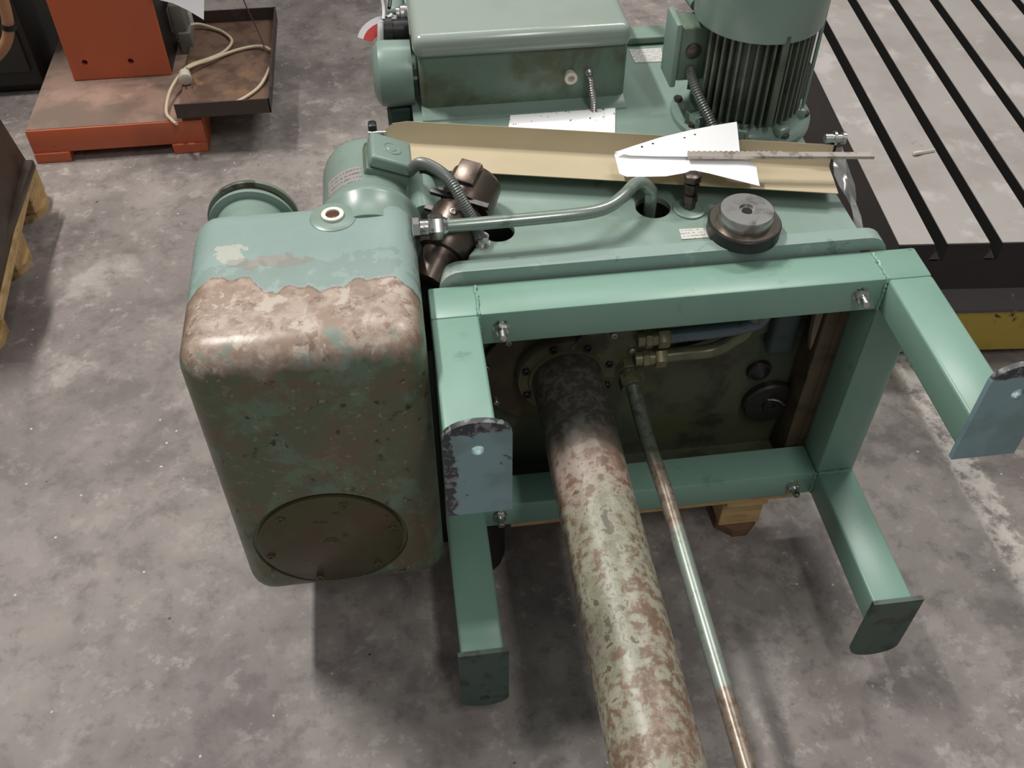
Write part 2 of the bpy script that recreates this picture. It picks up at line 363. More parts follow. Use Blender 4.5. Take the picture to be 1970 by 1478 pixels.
def floor_mat():
    t = NT('stained_concrete'); X, Y, Z = t.xyz()
    a = t.noise(1.3, 8, .65, .1); b = t.noise(4.5, 9, .68, .15); c3 = t.noise(20, 8, .7, .1); d = t.noise(160, 3); e = t.noise(.55, 5, .6, .2, off=7)
    c = t.mix(t.step(a, .38, .62), rgb(156, 148, 142), rgb(128, 120, 116))
    c = t.mix(t.math('MULTIPLY', t.step(b, .49, .62), .65), c, rgb(104, 97, 95))
    c = t.mix(t.math('MULTIPLY', t.step(b, .46, .36), .6), c, rgb(174, 166, 160))
    c = t.mix(t.math('MULTIPLY', t.step(c3, .52, .64), .45), c, rgb(96, 88, 87))
    c = t.mix(t.math('MULTIPLY', t.step(c3, .45, .36), .45), c, rgb(184, 177, 171))
    c = t.mix(t.math('MULTIPLY', t.step(e, .5, .66), .5), c, rgb(96, 88, 86))
    v = t.n.new('ShaderNodeTexVoronoi'); t.l.new(t.co, v.inputs['Vector']); v.inputs['Scale'].default_value = 26
    sp = t.math('MULTIPLY', t.step(v.outputs['Distance'], .085, .05), t.step(b, .5, .56))
    c = t.mix(sp, c, rgb(196, 192, 188))
    v2 = t.n.new('ShaderNodeTexVoronoi'); t.l.new(t.co, v2.inputs['Vector']); v2.inputs['Scale'].default_value = 14; v2.inputs['Randomness'].default_value = 1
    c = t.mix(t.math('MULTIPLY', t.step(v2.outputs['Distance'], .05, .03), t.step(c3, .5, .55)), c, rgb(52, 48, 46))
    # worn white line painted on the floor
    xl = t.math('ADD', X, t.math('MULTIPLY', t.math('SUBTRACT', c3, .5), .10))
    m = t.math('MULTIPLY', t.math('MULTIPLY', t.step(xl, 1.095, 1.11), t.step(xl, 1.175, 1.155)), t.step(c3, .62, .44))
    m = t.math('MULTIPLY', m, t.step(Y, .55, .8))
    c = t.mix(t.math('MULTIPLY', m, .8), c, rgb(206, 200, 192))
    t.bump(t.math('ADD', c3, t.math('MULTIPLY', d, .4)), .12, .002)
    r = t.mix(b, (.42,) * 3 + (1,), (.7,) * 3 + (1,))
    return t.done(c, r, 0, .35)
M['floor'] = floor_mat()
def sheet_print():
    t = NT('white_paper_handwritten'); X, Y, Z = t.xyz(); n = t.noise(110, 2, .4, .8)
    f = t.math('MULTIPLY', t.step(n, .68, .70), t.step(Y, -.012, .0))
    return t.done(t.mix(f, rgb(250, 250, 250), rgb(60, 60, 66)), .9)
M['writing'] = sheet_print()

# ------------------------------------------------------------------ floor
bm = NB(); box(bm, -5, 6, -2.5, 8, -.06, 0)
fl = link('floor', bm, M['floor'], smooth=False); fl['kind'] = 'structure'

for nm, q in (('wall_back', (-5, 6, 8, 8.2, 0, 5.6)), ('wall_left', (-5.2, -5, -2.5, 8, 0, 5.6)), ('wall_right', (6, 6.2, -2.5, 8, 0, 5.6))):
    bm = NB(); box(bm, *q); wl_ = link(nm, bm, simple('hall_wall_' + nm, rgb(150, 148, 142), .8), smooth=False); wl_['kind'] = 'structure'
# ------------------------------------------------------------------ the machine
MO = (.37, 1.40, .144)
mach = thing('machine', 'large green machine on its side, with worn gearbox, motors and four-legged stand', 'machine', MO)

# casing: L-shaped plan, bevelled, with two bores in its upper side
bm = NB()
prism(bm, [(.030, 1.139, .150), (.695, 1.139, .150), (.695, 1.80, .150), (.43, 1.80, .150), (.43, 2.05, .150), (.030, 2.05, .150)], (0, 0, .55))
bevel_all(bm, .016, 3)
casing = link('casing', bm, M['casing'], mach)
cs = []
for (cx, cy, r) in ((.140, 1.208, .026), (.392, 1.237, .028)):
    b = NB(); lathe(b, (cx, cy, .5), (0, 0, 1), [(0, r), (.3, r)], 32); cs.append(b)
b = NB(); prism(b, [(.0, 1.10, .63), (.035, 1.10, .63), (.098, 1.10, .71), (.098, 1.10, .8), (.0, 1.10, .8)], (0, .165, 0)); cs.append(b)
b = NB(); box(b, .085, .700, 1.10, 1.1695, .162, .670); cs.append(b)
_a = Vector((.024, 1.135, .672)); _d = (Vector((.124, 1.294, .750)) - _a).normalized()
b = NB(); lathe(b, _a - _d * .03, _d, [(0, .0455), (.232, .0455)], 48); cs.append(b)   # saddle the cutter head lies in
cut(casing, cs)
for (cx, cy, r) in ((.140, 1.208, .0262), (.392, 1.237, .0282)):
    bm = NB(); ring(bm, (cx, cy, .5005), (0, 0, 1), 0, .19, r + .002, r - .0005, 32); lathe(bm, (cx, cy, .499), (0, 0, 1), [(0, r), (.004, r)], 32)
    link('bore', bm, M['hole'], casing)
# raised step at the back of the plate
bm = NB(); box(bm, .432, .694, 1.752, 1.80, .701, .716, .004); link('back_rail', bm, M['casing'], mach)

# base flange: hollow rim standing proud of the casing front
def rrect(x0, x1, z0, z1, r, y, n=6):
    out = []
    for cx, cz, a0 in ((x1 - r, z1 - r, 0), (x0 + r, z1 - r, 90), (x0 + r, z0 + r, 180), (x1 - r, z0 + r, 270)):
        for k in range(n + 1):
            a = math.radians(a0 + 90 * k / n); out.append((cx + r * math.cos(a), y, cz + r * math.sin(a)))
    return out
bm = NB()
o_, i_ = [], []
for y in (1.1145, 1.140):
    o_.append([bm.verts.new(q) for q in rrect(.040, .738, .150, .7035, .034, y)])
for y in (1.1145, 1.185):
    i_.append([bm.verts.new(q) for q in rrect(.085, .700, .160, .670, .02, y)])
i_[1:] = [[bm.verts.new(q) for q in rrect(.085, .700, .160, .670, .02, 1.140)]]
n = len(o_[0])
for k in range(n):
    k2 = (k + 1) % n
    bm.faces.new((o_[0][k], o_[0][k2], o_[1][k2], o_[1][k])); bm.faces.new((i_[0][k], i_[1][k], i_[1][k2], i_[0][k2]))
    bm.faces.new((o_[0][k], i_[0][k], i_[0][k2], o_[0][k2])); bm.faces.new((o_[1][k], o_[1][k2], i_[1][k2], i_[1][k]))
bevel_all(bm, .005, 3)
lipm = simple('scuffed_lip_paint', rgb(140, 160, 152), .38, 0, [(rgb(176, 184, 178), 16, .58, .68, .8), (rgb(100, 116, 108), 30, .62, .7, .6), (rgb(50, 44, 38), 70, .74, .78, .8)], .1, 60)
link('base_flange', bm, lipm, mach)
# recess wall and its fittings
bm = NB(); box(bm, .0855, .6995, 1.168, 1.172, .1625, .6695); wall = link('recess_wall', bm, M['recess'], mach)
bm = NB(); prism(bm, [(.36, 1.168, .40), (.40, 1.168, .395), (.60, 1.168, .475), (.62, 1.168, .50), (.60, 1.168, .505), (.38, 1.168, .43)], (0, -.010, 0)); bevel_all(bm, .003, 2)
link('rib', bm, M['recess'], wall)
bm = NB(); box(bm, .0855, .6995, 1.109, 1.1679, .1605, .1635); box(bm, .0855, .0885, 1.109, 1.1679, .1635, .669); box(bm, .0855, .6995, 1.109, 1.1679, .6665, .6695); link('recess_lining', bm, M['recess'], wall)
bm = NB(); box(bm, .672, .6998, 1.112, 1.1679, .1636, .666, .003); box(bm, .696, .7095, 1.1105, 1.1143, .155, .68); link('jamb', bm, M['rustwall'], wall)
bm = NB(); prism(bm, [(.650, 1.120, .662), (.672, 1.120, .662), (.669, 1.120, .475), (.666, 1.120, .46), (.660, 1.120, .50)], (0, .012, 0)); link('lit_patch', bm, simple('pale_lit_patch', rgb(120, 106, 92), .6), wall)  # added pale prism, its colour stands in for a lit triangle in the recess
bm = NB(); box(bm, .600, .650, 1.140, 1.168, .43, .668, .012); link('web', bm, simple('blue_green_web', rgb(56, 68, 66), .4, 0, [(rgb(42, 48, 46), 12, .5, .65, .8)]), wall)
bm = NB(); lathe(bm, (.607, 1.168, .372), (0, -1, 0), [(0, .023), (.006, .023), (.009, .021), (.009, .018), (.02, .004), (.021, 0)], 32); link('knob', bm, M['blacksteel'], wall)
bm = NB(); lathe(bm, (.640, 1.168, .288), (0, -1, 0), [(0, .050), (.012, .050), (.016, .046), (.016, 0)], 40); dk = link('cover_disc', bm, M['blacksteel'], wall)
bm = NB(); lathe(bm, (.640, 1.168, .288), (0, -1, 0), [(.016, .016), (.021, .014), (.021, .009), (.017, .008), (.017, 0)], 20)
link('disc_hub', bm, M['blacksteel'], wall)
bm = NB(); tube(bm, [(.632, 1.150, .306), (.640, 1.145, .310), (.652, 1.143, .306), (.664, 1.145, .292), (.668, 1.15, .286)], .0022, 8); link('disc_handle', bm, M['steel'], wall)

# swarf at the bottom of the recess
# pipe flange casting
bm = NB(); lathe(bm, (.215, 1.168, .425), (0, -1, 0), [(0, .118), (.008, .118), (.010, .116), (.010, 0)], 48); cp = link('cover_casting', bm, simple('brown_oily_cover', rgb(62, 52, 38), .3, 0, [(rgb(78, 68, 46), 14, .48, .64, .8)], .08, 60), wall)
for a in (20, 75, 128, 165, 215, 300):
    bm = NB(); bolt_head(bm, (.215 + .106 * math.cos(math.radians(a)), 1.158, .425 + .106 * math.sin(math.radians(a))), (0, -1, 0), .0055, .006); link('cap_screw', bm, M['steel'], wall)
bm = NB(); prism(bm, [(.30, 1.164, .43), (.335, 1.164, .415), (.372, 1.164, .45), (.372, 1.164, .55), (.29, 1.164, .56), (.25, 1.164, .50)], (0, -.028, 0)); bevel_all(bm, .006, 2)
man = link('manifold_block', bm, M['castyellow'], wall)
for (cx, cz) in ((.322, .525), (.356, .485)):
    bm = NB(); bolt_head(bm, (cx, 1.136, cz), (0, -1, 0), .006, .006); link('cap_screw', bm, M['steel'], wall)
for (cz, x1, col, dz) in ((.516, .545, 'hosegrey', .022), (.470, .525, 'hoseyellow', .055)):
    hm = simple(col, rgb(96, 112, 118) if col == 'hosegrey' else rgb(104, 104, 76), .3, .1, [(rgb(70, 76, 66), 18, .5, .65, .7)])
    bm = NB(); tube(bm, [(.395, 1.128, cz), (.44, 1.128, cz + .002), (.49, 1.128, cz + .003), (x1, 1.13, cz + dz * .35), (x1 + .03, 1.135, cz + dz), (x1 + .04, 1.14, .66)], .0125, 16)
    hose = link('hose_pipe', bm, hm, wall)
    bm = NB(); hexnut(bm, (.372, 1.128, cz), (1, 0, 0), .017, .012); hexnut(bm, (.394, 1.128, cz), (1, 0, 0), .0185, .020, .3); lathe(bm, (.36, 1.128, cz), (1, 0, 0), [(0, .013), (.05, .013)], 16)
    link('pipe_fitting', bm, simple('oily_brass', rgb(128, 122, 92), .35, .3), wall)

# big pipe and its flange
bm = NB(); lathe(bm, (.248, 1.160, .430), (0, -1, 0), [(0, .088), (.016, .088), (.022, .084), (.022, .068), (.026, .066), (.026, 0)], 56)
pf = link('pipe_flange', bm, simple('oily_olive_flange', rgb(84, 80, 58), .32, 0, [(rgb(62, 54, 38), 12, .48, .62, .8), (rgb(104, 102, 78), 22, .6, .7, .6)], .08, 60), mach)
for a in (65, 110, 20, 160, 340, 205):
    bm = NB(); bolt_head(bm, (.248 + .076 * math.cos(math.radians(a)), 1.138, .430 + .076 * math.sin(math.radians(a))), (0, -1, 0), .0065, .007); link('cap_screw', bm, M['blacksteel'], pf)
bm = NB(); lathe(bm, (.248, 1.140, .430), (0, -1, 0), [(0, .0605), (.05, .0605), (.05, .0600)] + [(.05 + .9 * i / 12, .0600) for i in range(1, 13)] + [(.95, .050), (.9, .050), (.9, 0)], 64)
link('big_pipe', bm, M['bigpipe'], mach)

# thin rod with its fitting
bm = NB(); tube(bm, [(.352, 1.132, .446), (.358, 1.06, .416), (.362, .99, .402), (.366, .90, .400), (.366, .70, .400), (.366, .5, .400), (.366, .32, .400)], .0125, 20, 5)
rod = link('thin_pipe', bm, M['rod'], mach)
bm = NB(); hexnut(bm, (.352, 1.142, .448), (.05, -1, -.25), .021, .018); hexnut(bm, (.353, 1.118, .441), (.05, -1, -.3), .023, .022, .5)
link('pipe_nut', bm, M['castyellow'], rod)

# ---- welded stand
T = .062
bm = NB(); box(bm, .022, .780, 1.042, 1.110, .620, .682, .004, 2); stand = link('stand_top_rail', bm, M['frame'], mach)
def sub(name, b, m): return link(name, b, m, stand)
bm = NB(); box(bm, .0915, .710, 1.0422, 1.1098, .150, .212, .004, 2); sub('bottom_rail', bm, M['frame'])
bm = NB(); box(bm, .022, .0915, 1.042, 1.110, .150, .6205, .004, 2); sub('side_post', bm, M['frame'])
bm = NB(); box(bm, .710, .780, 1.042, 1.110, .150, .6205, .004, 2); sub('side_post', bm, M['frame'])
def weld(p0, p1):
    b = NB(); P0, P1 = Vector(p0), Vector(p1); k = 14
    tube(b, [P0.lerp(P1, i / k) + Vector([random.uniform(-.0012, .0012) for _ in range(3)]) for i in range(k + 1)], .0028, 6, 1, radii=lambda i, N: .0032 if i % 2 else .0022)
    sub('weld_bead', b, M['frame'])
for (lx0, lx1, z0, z1) in ((.022, .0915, .620, .682), (.7105, .780, .620, .682), (.022, .0915, .150, .212), (.7105, .780, .150, .212)):
    bm = NB(); box(bm, lx0, lx1, .757, 1.043, z0, z1, .005, 3); sub('leg', bm, M['frame'])
weld((.7095, 1.104, .6825), (.7095, 1.042, .6825)); weld((.0925, 1.104, .6825), (.0925, 1.042, .6825)); weld((.7095, 1.0415, .682), (.7095, 1.0415, .622))
weld((.0925, 1.0415, .682), (.0925, 1.0415, .622)); weld((.7095, 1.0415, .212), (.7095, 1.0415, .152)); weld((.712, 1.040, .2125), (.778, 1.040, .2125)); weld((.0925, 1.0415, .212), (.0925, 1.0415, .152))
def foot(x0, x1, zt, zl, hole_z, mat, rim):
    """plate at the end of a leg; zt the square end, zl the rounded end"""
    up = 1 if zl > zt else -1; wd = (x1 - x0) / 2; cx = (x0 + x1) / 2; zc = zl - up * wd * .62
    pts = [(x0, zt), (x1, zt)]
    for k in range(13):
        a = PI * k / 12; pts.append((cx + wd * math.cos(a), zc + up * wd * .62 * math.sin(a)))
    b = NB(); prism(b, [(q[0], .758, q[1]) for q in pts], (0, -.008, 0)); bevel_all(b, .002, 2, 50)
    o = link('foot_plate', b, mat, stand)
    if hole_z:
        c = NB(); lathe(c, (cx, .78, hole_z), (0, -1, 0), [(0, .0085), (.06, .0085)], 24)
        cut(o, [c])
    return o
def worn_plate(name, x_edge, z_edge):
    t = NT(name); X, Y, Z = t.xyz(); n = t.noise(38, 6, .65, .3); n2 = t.noise(110, 3)
    c = t.mix(t.step(t.noise(9, 4), .45, .65), rgb(128, 154, 160), rgb(112, 136, 138))
    a = t.step(t.math('ADD', Z, t.math('MULTIPLY', t.math('SUBTRACT', n, .5), .02)), z_edge, z_edge + .004)
    b = t.step(t.math('ADD', X, t.math('MULTIPLY', t.math('SUBTRACT', n, .5), .05)), x_edge, x_edge - .003)
    m = t.math('MAXIMUM', a, b)
    c = t.mix(m, c, t.mix(t.step(n2, .5, .6), rgb(52, 54, 60), rgb(120, 120, 122)))
    c = t.mix(t.step(n, .68, .70), c, rgb(60, 66, 66))
    return t.done(c, .4)
M['footplate'] = worn_plate('worn_blue_foot_plate', -.338, .618)
foot(.018, .102, .605, .783, .732, M['footplate'], 1)
foot(.700, .790, .612, .790, .738, worn_plate('worn_teal_foot_plate', -2, .622), 1)
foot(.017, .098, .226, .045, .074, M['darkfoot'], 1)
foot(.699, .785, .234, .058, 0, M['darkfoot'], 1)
for (x, z) in ((.124, .655), (.673, .657), (.119, .187), (.670, .182)):
    bm = NB(); lathe(bm, (x, 1.042, z), (0, -1, 0), [(0, .0125), (.002, .0125)], 20); hexnut(bm, (x, 1.040, z), (0, -1, 0), .0115, .010, .2)
    lathe(bm, (x, 1.030, z), (0, -1, 0), [(0, .0062), (.014, .0062), (.015, .005), (.015, 0)], 14)
    sub('stud_nut', bm, M['chrome'])

bm = NB(); prism(bm, [(.086, 1.043, .149), (.128, 1.043, .149), (.128, 1.043, .06), (.118, 1.043, .02), (.104, 1.043, .002), (.088, 1.043, .002)], (0, .025, 0)); sub('rubber_pad', bm, M['black'])
bm = NB(); box(bm, .0125, .0295, 1.108, 1.24, .02, .66); box(bm, .0125, .0218, 1.06, 1.108, .15, .60); link('gap_shade_plate', bm, M['black'], mach)  # black plate added to fill the shaded gap beside the gearbox
# ---- gearbox
bm = NB(); box(bm, -.314, .012, .920, 1.245, .190, .760, .042, 6)
gear = link('gearbox', bm, M['gearbox'], mach, origin=GO)
cb = NB(); lathe(cb, (-.165, .90, .337), (0, 1, 0), [(0, .1215), (.026, .1215)], 64)
cut(gear, [cb])
bm = NB(); lathe(bm, (-.165, .9265, .337), (0, -1, 0), [(0, .114), (.008, .114), (.011, .110), (.011, 0)], 64); gc = link('round_cover', bm, M['cover'], gear)
bm = NB(); lathe(bm, (-.165, .9158, .337), (0, -1, 0), [(0, .012), (.002, .0115), (.002, .0075), (.003, .0075), (.003, 0)], 24); link('oil_plug', bm, M['cover'], gear)
for a in (12, 72, 132, 192, 252, 312):
    bm = NB(); bolt_head(bm, (-.165 + .101 * math.cos(math.radians(a)), .9160, .337 + .101 * math.sin(math.radians(a))), (0, -1, 0), .0062, .0035); link('cap_screw', bm, M['cover'], gear)
bm = NB(); lathe(bm, (-.106, 1.195, .757), (0, 0, 1), [(0, .036), (.004, .034), (.006, .028), (.006, 0)], 40); link('filler_boss', bm, M['motor'], gear)
bm = NB(); ring(bm, (-.106, 1.195, .762), (0, 0, 1), 0, .005, .0165, .0105, 32); link('filler_ring', bm, simple('white_ring', rgb(225, 222, 214), .35), gear)
bm = NB(); lathe(bm, (-.106, 1.195, .7625), (0, 0, 1), [(0, .0104), (.001, .0104), (.002, .005), (.002, 0)], 20); link('filler_glass', bm, simple('amber_glass', rgb(92, 58, 42), .2), gear)
# rear pipe stub and rim
bm = NB(); lathe(bm, (-.236, 1.215, .700), (0, 1, 0), [(0, .057), (.058, .055), (.060, .050)], 48); stub = link('pipe_stub', bm, M['motor'], gear)
bm = NB(); ring(bm, (-.236, 1.285, .700), (0, 1, 0), 0, .007, .070, .048, 48); link('rim', bm, simple('worn_rim', rgb(126, 136, 122), .35, .2, [(rgb(70, 66, 58), 30, .5, .62, .8)]), gear)
bm = NB(); ring(bm, (-.236, 1.272, .700), (0, 1, 0), 0, .0135, .062, .046, 48); link('groove_shade_ring', bm, M['traywall'], gear)  # dark ring colour stands in for the shadow in the groove
bm = NB(); ring(bm, (-.236, 1.266, .700), (0, 1, 0), 0, .0065, .067, .046, 48); link('rim', bm, M['motor'], gear)

# ---- small motor behind the gearbox (axis along Y)
mc = Vector((-.058, 1.235, .684))
bm = NB(); lathe(bm, mc, (0, 1, 0), [(-.045, .0805), (.008, .0805), (.012, .0835), (.024, .0845), (.034, .080), (.040, .075), (.044, .0735), (.155, .0725), (.172, .070), (.186, .062), (.194, .048), (.196, 0)], 64)
sm = link('small_motor', bm, M['motor'], mach)
Mt = Matrix.Translation((-.024, 1.340, .746)) @ Matrix.Rotation(math.radians(23), 4, 'Y')
bm = NB(); box(bm, -.036, .036, -.038, .038, -.012, .010, .004, 2, Mt); tb = link('terminal_box', bm, M['oilygreen'], sm)
bm = NB(); box(bm, -.034, .034, -.036, .036, .0105, .032, .006, 3, Mt); link('terminal_lid', bm, M['motor'], sm)
bm = NB(); b2 = NB()
lathe(bm, Mt @ Vector((0, 0, .032)), Mt.to_3x3() @ Vector((0, 0, 1)), [(0, .016), (.0012, .015), (.0012, .0125), (.0005, .012), (.0005, .008), (.0014, .007), (.0014, 0)], 28); link('embossed_disc', bm, M['motor'], sm); b2.free()
# curved rating plate
bm = NB(); cols = []
for i in range(9):
    a = math.radians(93 + 50 * i / 8); cols.append([bm.verts.new(mc + Vector((.0735 * math.cos(a), y, .0735 * math.sin(a)))) for y in (.052 + .0 * i, .093)])
for a, b in zip(cols, cols[1:]): bm.faces.new((a[0], b[0], b[1], a[1]))
bmesh.ops.solidify(bm, geom=bm.faces[:], thickness=.0006)
link('rating_plate', bm, M['motorlabel'], sm)
bm = NB(); corrugated(bm, [Mt @ Vector((.034, -.02, .012)), (.030, 1.285, .782), (.052, 1.252, .792), (.072, 1.218, .790), (.088, 1.196, .765), (.102, 1.186, .735), (.108, 1.182, .712)], .0088, .0036, 14, .06)
sc = link('conduit', bm, M['conduit'], sm)
bm = NB(); lathe(bm, (.111, 1.180, .699), (0, 0, 1), [(0, .014), (.004, .014), (.004, .010), (.010, .010), (.010, .012), (.016, .012), (.016, 0)], 20); link('conduit_gland', bm, M['chrome'], sm)
bm = NB(); lathe(bm, (.030, 1.262, .700), (0, 1, .0), [(0, .020), (.04, .026), (.08, .024), (.09, 0)], 32); link('bearing_nose', bm, M['motor'], sm)

# ---- hydraulic line from gearbox to bore
PZ = .750
bm = NB(); tube(bm, [(.052, 1.166, PZ), (.091, 1.166, PZ), (.208, 1.168, PZ), (.275, 1.172, PZ), (.308, 1.184, PZ), (.335, 1.207, PZ + .001), (.356, 1.232, PZ), (.372, 1.240, PZ - .004), (.384, 1.240, PZ - .016), (.388, 1.240, .715), (.388, 1.240, .60)], .0100, 18, 6)
hp = link('hydraulic_pipe', bm, M['pipegreen'], mach)
bm = NB(); hexnut(bm, (.008, 1.166, PZ), (1, 0, 0), .016, .012); lathe(bm, (.020, 1.166, PZ), (1, 0, 0), [(0, .0125), (.014, .0125)], 20); link('adapter', bm, M['chrome'], hp)
bm = NB(); hexnut(bm, (.032, 1.166, PZ), (1, 0, 0), .0195, .022, .25); lathe(bm, (.054, 1.166, PZ), (1, 0, 0), [(0, .015), (.006, .012)], 20); link('union_nut', bm, M['chrome'], hp)
# bolt with fitting on the plate
bm = NB(); lathe(bm, (.448, 1.224, .699), (0, 0, 1), [(0, .026), (.004, .026), (.005, .022), (.003, .020), (.003, 0)], 32); link('washer', bm, M['casing'], mach)
bm = NB(); lathe(bm, (.448, 1.228, .700), (0, .08, 1), [(0, .010), (.014, .010), (.014, .012), (.026, .012), (.026, .0085), (.032, .0085), (.032, .0125), (.046, .0125), (.046, .009), (.050, .009), (.050, .0135), (.060, .0135), (.062, .010), (.062, 0)], 6); link('plug_fitting', bm, M['dsteel'], mach)
# labels
for pts in ([(.417, 1.151), (.463, 1.150), (.467, 1.174), (.419, 1.176)], [(.461, 1.686), (.517, 1.684), (.524, 1.735), (.461, 1.737)]):
    bm = NB(); prism(bm, [(x, y, .7003) for x, y in pts], (0, 0, .0009)); link('label_plate', bm, M['label'], mach)

# ---- cover box with lid on the casing
bm = NB(); box(bm, .046, .414, 1.560, 2.0, .660, .812, .014, 3); cbx = link('electrical_box', bm, M['oilygreen'], mach)
bm = NB(); prism(bm, [(.046, 1.600, .6995), (.046, 1.528, .6995), (.046, 1.530, .7035), (.046, 1.552, .7045), (.046, 1.561, .710), (.046, 1.600, .710)], (.366, 0, 0)); link('box_foot', bm, M['motor'], cbx)
bm = NB(); box(bm, .038, .416, 1.552, 2.01, .804, .846, .017, 5); link('box_lid', bm, M['lid'], cbx)
bm = NB(); lathe(bm, (.311, 1.562, .757), (0, -1, 0), [(0, .009), (.008, .011), (.016, .0115), (.017, .0095), (.017, .006), (.010, .0055), (.010, 0)], 24); link('cable_gland', bm, M['whitep'], cbx)
bm = NB(); corrugated(bm, [(.344, 1.558, .762), (.345, 1.545, .758), (.347, 1.537, .742), (.350, 1.530, .722), (.351, 1.527, .702)], .0062, .0042, 12, .14); link('coiled_conduit', bm, M['steel'], cbx)
bm = NB(); lathe(bm, (.036, 1.63, .742), (-1, 0, 0), [(0, .056), (.046, .058), (.058, .056), (.066, .046), (.070, .030), (.070, 0)], 48); ns = link('side_nozzle', bm, M['motor'], cbx)
bm = NB(); box(bm, -.015, .034, 1.60, 1.66, .55, .690, .01, 3); link('nozzle_leg', bm, simple('dark_teal', rgb(54, 72, 68), .45), cbx)
bm = NB(); lathe(bm, (.038, 1.725, .775), (-1, 0, 0), [(0, .020), (.03, .020), (.03, .026), (.045, .026), (.048, .02), (.048, 0)], 24); link('black_socket', bm, M['black'], cbx)
bm = NB(); lathe(bm, (.038, 1.755, .790), (-1, 0, 0), [(0, .018), (.012, .018), (.014, .014), (.020, .014), (.020, 0)], 20); link('steel_ferrule', bm, M['steel'], cbx)
bm = NB(); box(bm, .000, .036, 1.78, 1.86, .70, .79, .01, 3); link('green_bracket', bm, M['motor'], cbx)
bm = NB(); tube(bm, [(.006, 1.742, .81), (.015, 1.79, .825), (.028, 1.84, .835), (.036, 1.90, .83)], .0035, 8); link('black_wire', bm, M['black'], cbx)
bm = NB(); lathe(bm, (.40, 1.80, .74), (1, 0, 0), [(0, .012), (.03, .012)], 16); box(bm, .414, .428, 1.775, 1.80, .755, .79, .003, 2); link('bracket_eye', bm, M['motor'], cbx)

# ---- big vertical motor on the right rear
bc = Vector((.607, 1.485, .700))
bm = NB(); lathe(bm, bc, (0, 0, 1), [(0, .122), (.010, .122), (.014, .118), (.014, .104), (.020, .096), (.030, .092), (.032, 0)], 64)
bmot = link('big_motor', bm, M['motor'], mach)
bm = NB(); lathe(bm, bc, (0, 0, 1), [(.030, .082), (.195, .082)], 48); link('motor_core', bm, M['fin'], bmot)
bm = NB(); NF = 44
for k in range(NF):
    a = 2 * PI * k / NF
    if math.radians(160) < a < math.radians(200): continue
    c, s = math.cos(a), math.sin(a)
    R = Matrix.Translation(bc) @ Matrix.Rotation(a, 4, 'Z'); b3 = NB(); box(b3, .080, .0985, -.0019, .0019, .034, .192, 0, 1, R)
    link('cooling_fin', b3, M['fin'], bmot, smooth=False)
bm.free()
bm = NB(); lathe(bm, bc, (0, 0, 1), [(.188, .092), (.188, .105), (.192, .1065), (.30, .108), (.325, .103), (.335, .09), (.335, 0)], 64); link('fan_cowl', bm, M['motor'], bmot)
for a in (25, 70, 115, 160, 205, 250, 295, 340):
    ca, sa = math.cos(math.radians(a)), math.sin(math.radians(a))
    if a % 90 in (25, 70): pass
    if a in (250, 340, 205, 295):
        R = Matrix.Translation(bc) @ Matrix.Rotation(math.radians(a), 4, 'Z')
        b3 = NB(); box(b3, .088, .112, -.013, .013, .012, .030, .005, 2, R); link('flange_lug', b3, M['motor'], bmot)
    b3 = NB(); hexnut(b3, bc + Vector((ca * .111, sa * .111, .014)), (0, 0, 1), .008, .007); link('flange_nut', b3, M['dsteel'], bmot)
bm = NB(); tube(bm, [bc + Vector((.099, -.035, .033)), bc + Vector((.099, -.035, .25))], .0035, 8, 1); link('tie_rod', bm, M['motor'], bmot)
bm = NB(); tube(bm, [bc + Vector((.014, -.101, .04)), bc + Vector((.014, -.101, .2))], .006, 10, 1); link('tie_rod', bm, M['fin'], bmot)
# terminal box
bm = NB(); box(bm, .478, .528, 1.480, 1.536, .776, .874, .006, 3); tb2 = link('terminal_box', bm, M['oilygreen'], bmot)
bm = NB(); box(bm, .468, .479, 1.474, 1.542, .768, .882, .004, 2); link('terminal_lid', bm, M['motor'], bmot)
bm = NB(); lathe(bm, (.503, 1.481, .832), (0, -1, 0), [(0, .013), (.004, .013), (.006, .010), (.006, 0)], 24); link('blanking_plug', bm, M['dsteel'], bmot)
bm = NB(); box(bm, .526, .545, 1.480, 1.545, .78, .88, .006, 2); link('box_neck', bm, M['motor'], bmot)
bm = NB(); corrugated(bm, [(.502, 1.480, .80), (.503, 1.462, .790), (.512, 1.435, .768), (.528, 1.410, .740), (.537, 1.395, .716), (.539, 1.392, .702)], .0080, .0045, 14, .10); link('conduit', bm, M['conduit'], bmot)
bm = NB(); tube(bm, [(.515, 1.53, .888), (.50, 1.60, .895), (.47, 1.72, .885), (.44, 1.85, .86), (.41, 1.95, .82)], .012, 14); link('green_cable_pipe', bm, M['motor'], bmot)

# ------------------------------------------------------------------ pallet under the machine
PO = (.36, 1.6, 0)
pal = thing('wooden_pallet', 'wooden pallet mostly hidden beneath the green machine', 'pallet', PO)
wood_i = [0]
def plank(x0, x1, y0, y1, z0, z1, parent, mat=None, name='board', r=.002):
    b = NB(); box(b, x0, x1, y0, y1, z0, z1, r, 1); return link(name, b, mat or M['wood'], parent, smooth=False)
for k in range(6):
    y0 = 1.055 + k * .165; plank(.14, .69, y0, y0 + .10, .122, .144, pal)
for x in (.14, .35, .560):
    for y in ((1.075, 1.46, 1.86) if x > .5 else (1.46, 1.86)): plank(x + .002, x + .085, y, y + .14, .022, .100, pal, name='block')
    b = NB(); ys = 1.06 if x > .5 else 1.44
    prism(b, [(x, ys + .025, 0), (x + .03, ys, 0), (x + .06, ys, 0), (x + .085, ys + .025, 0), (x + .085, 2.02, 0), (x, 2.02, 0)], (0, 0, .022)); link('skid_board', b, M['darkwood'], pal, smooth=False)
    plank(x + .001, x + .084, ys, 2.02, .100, .122, pal, name='stringer_board')

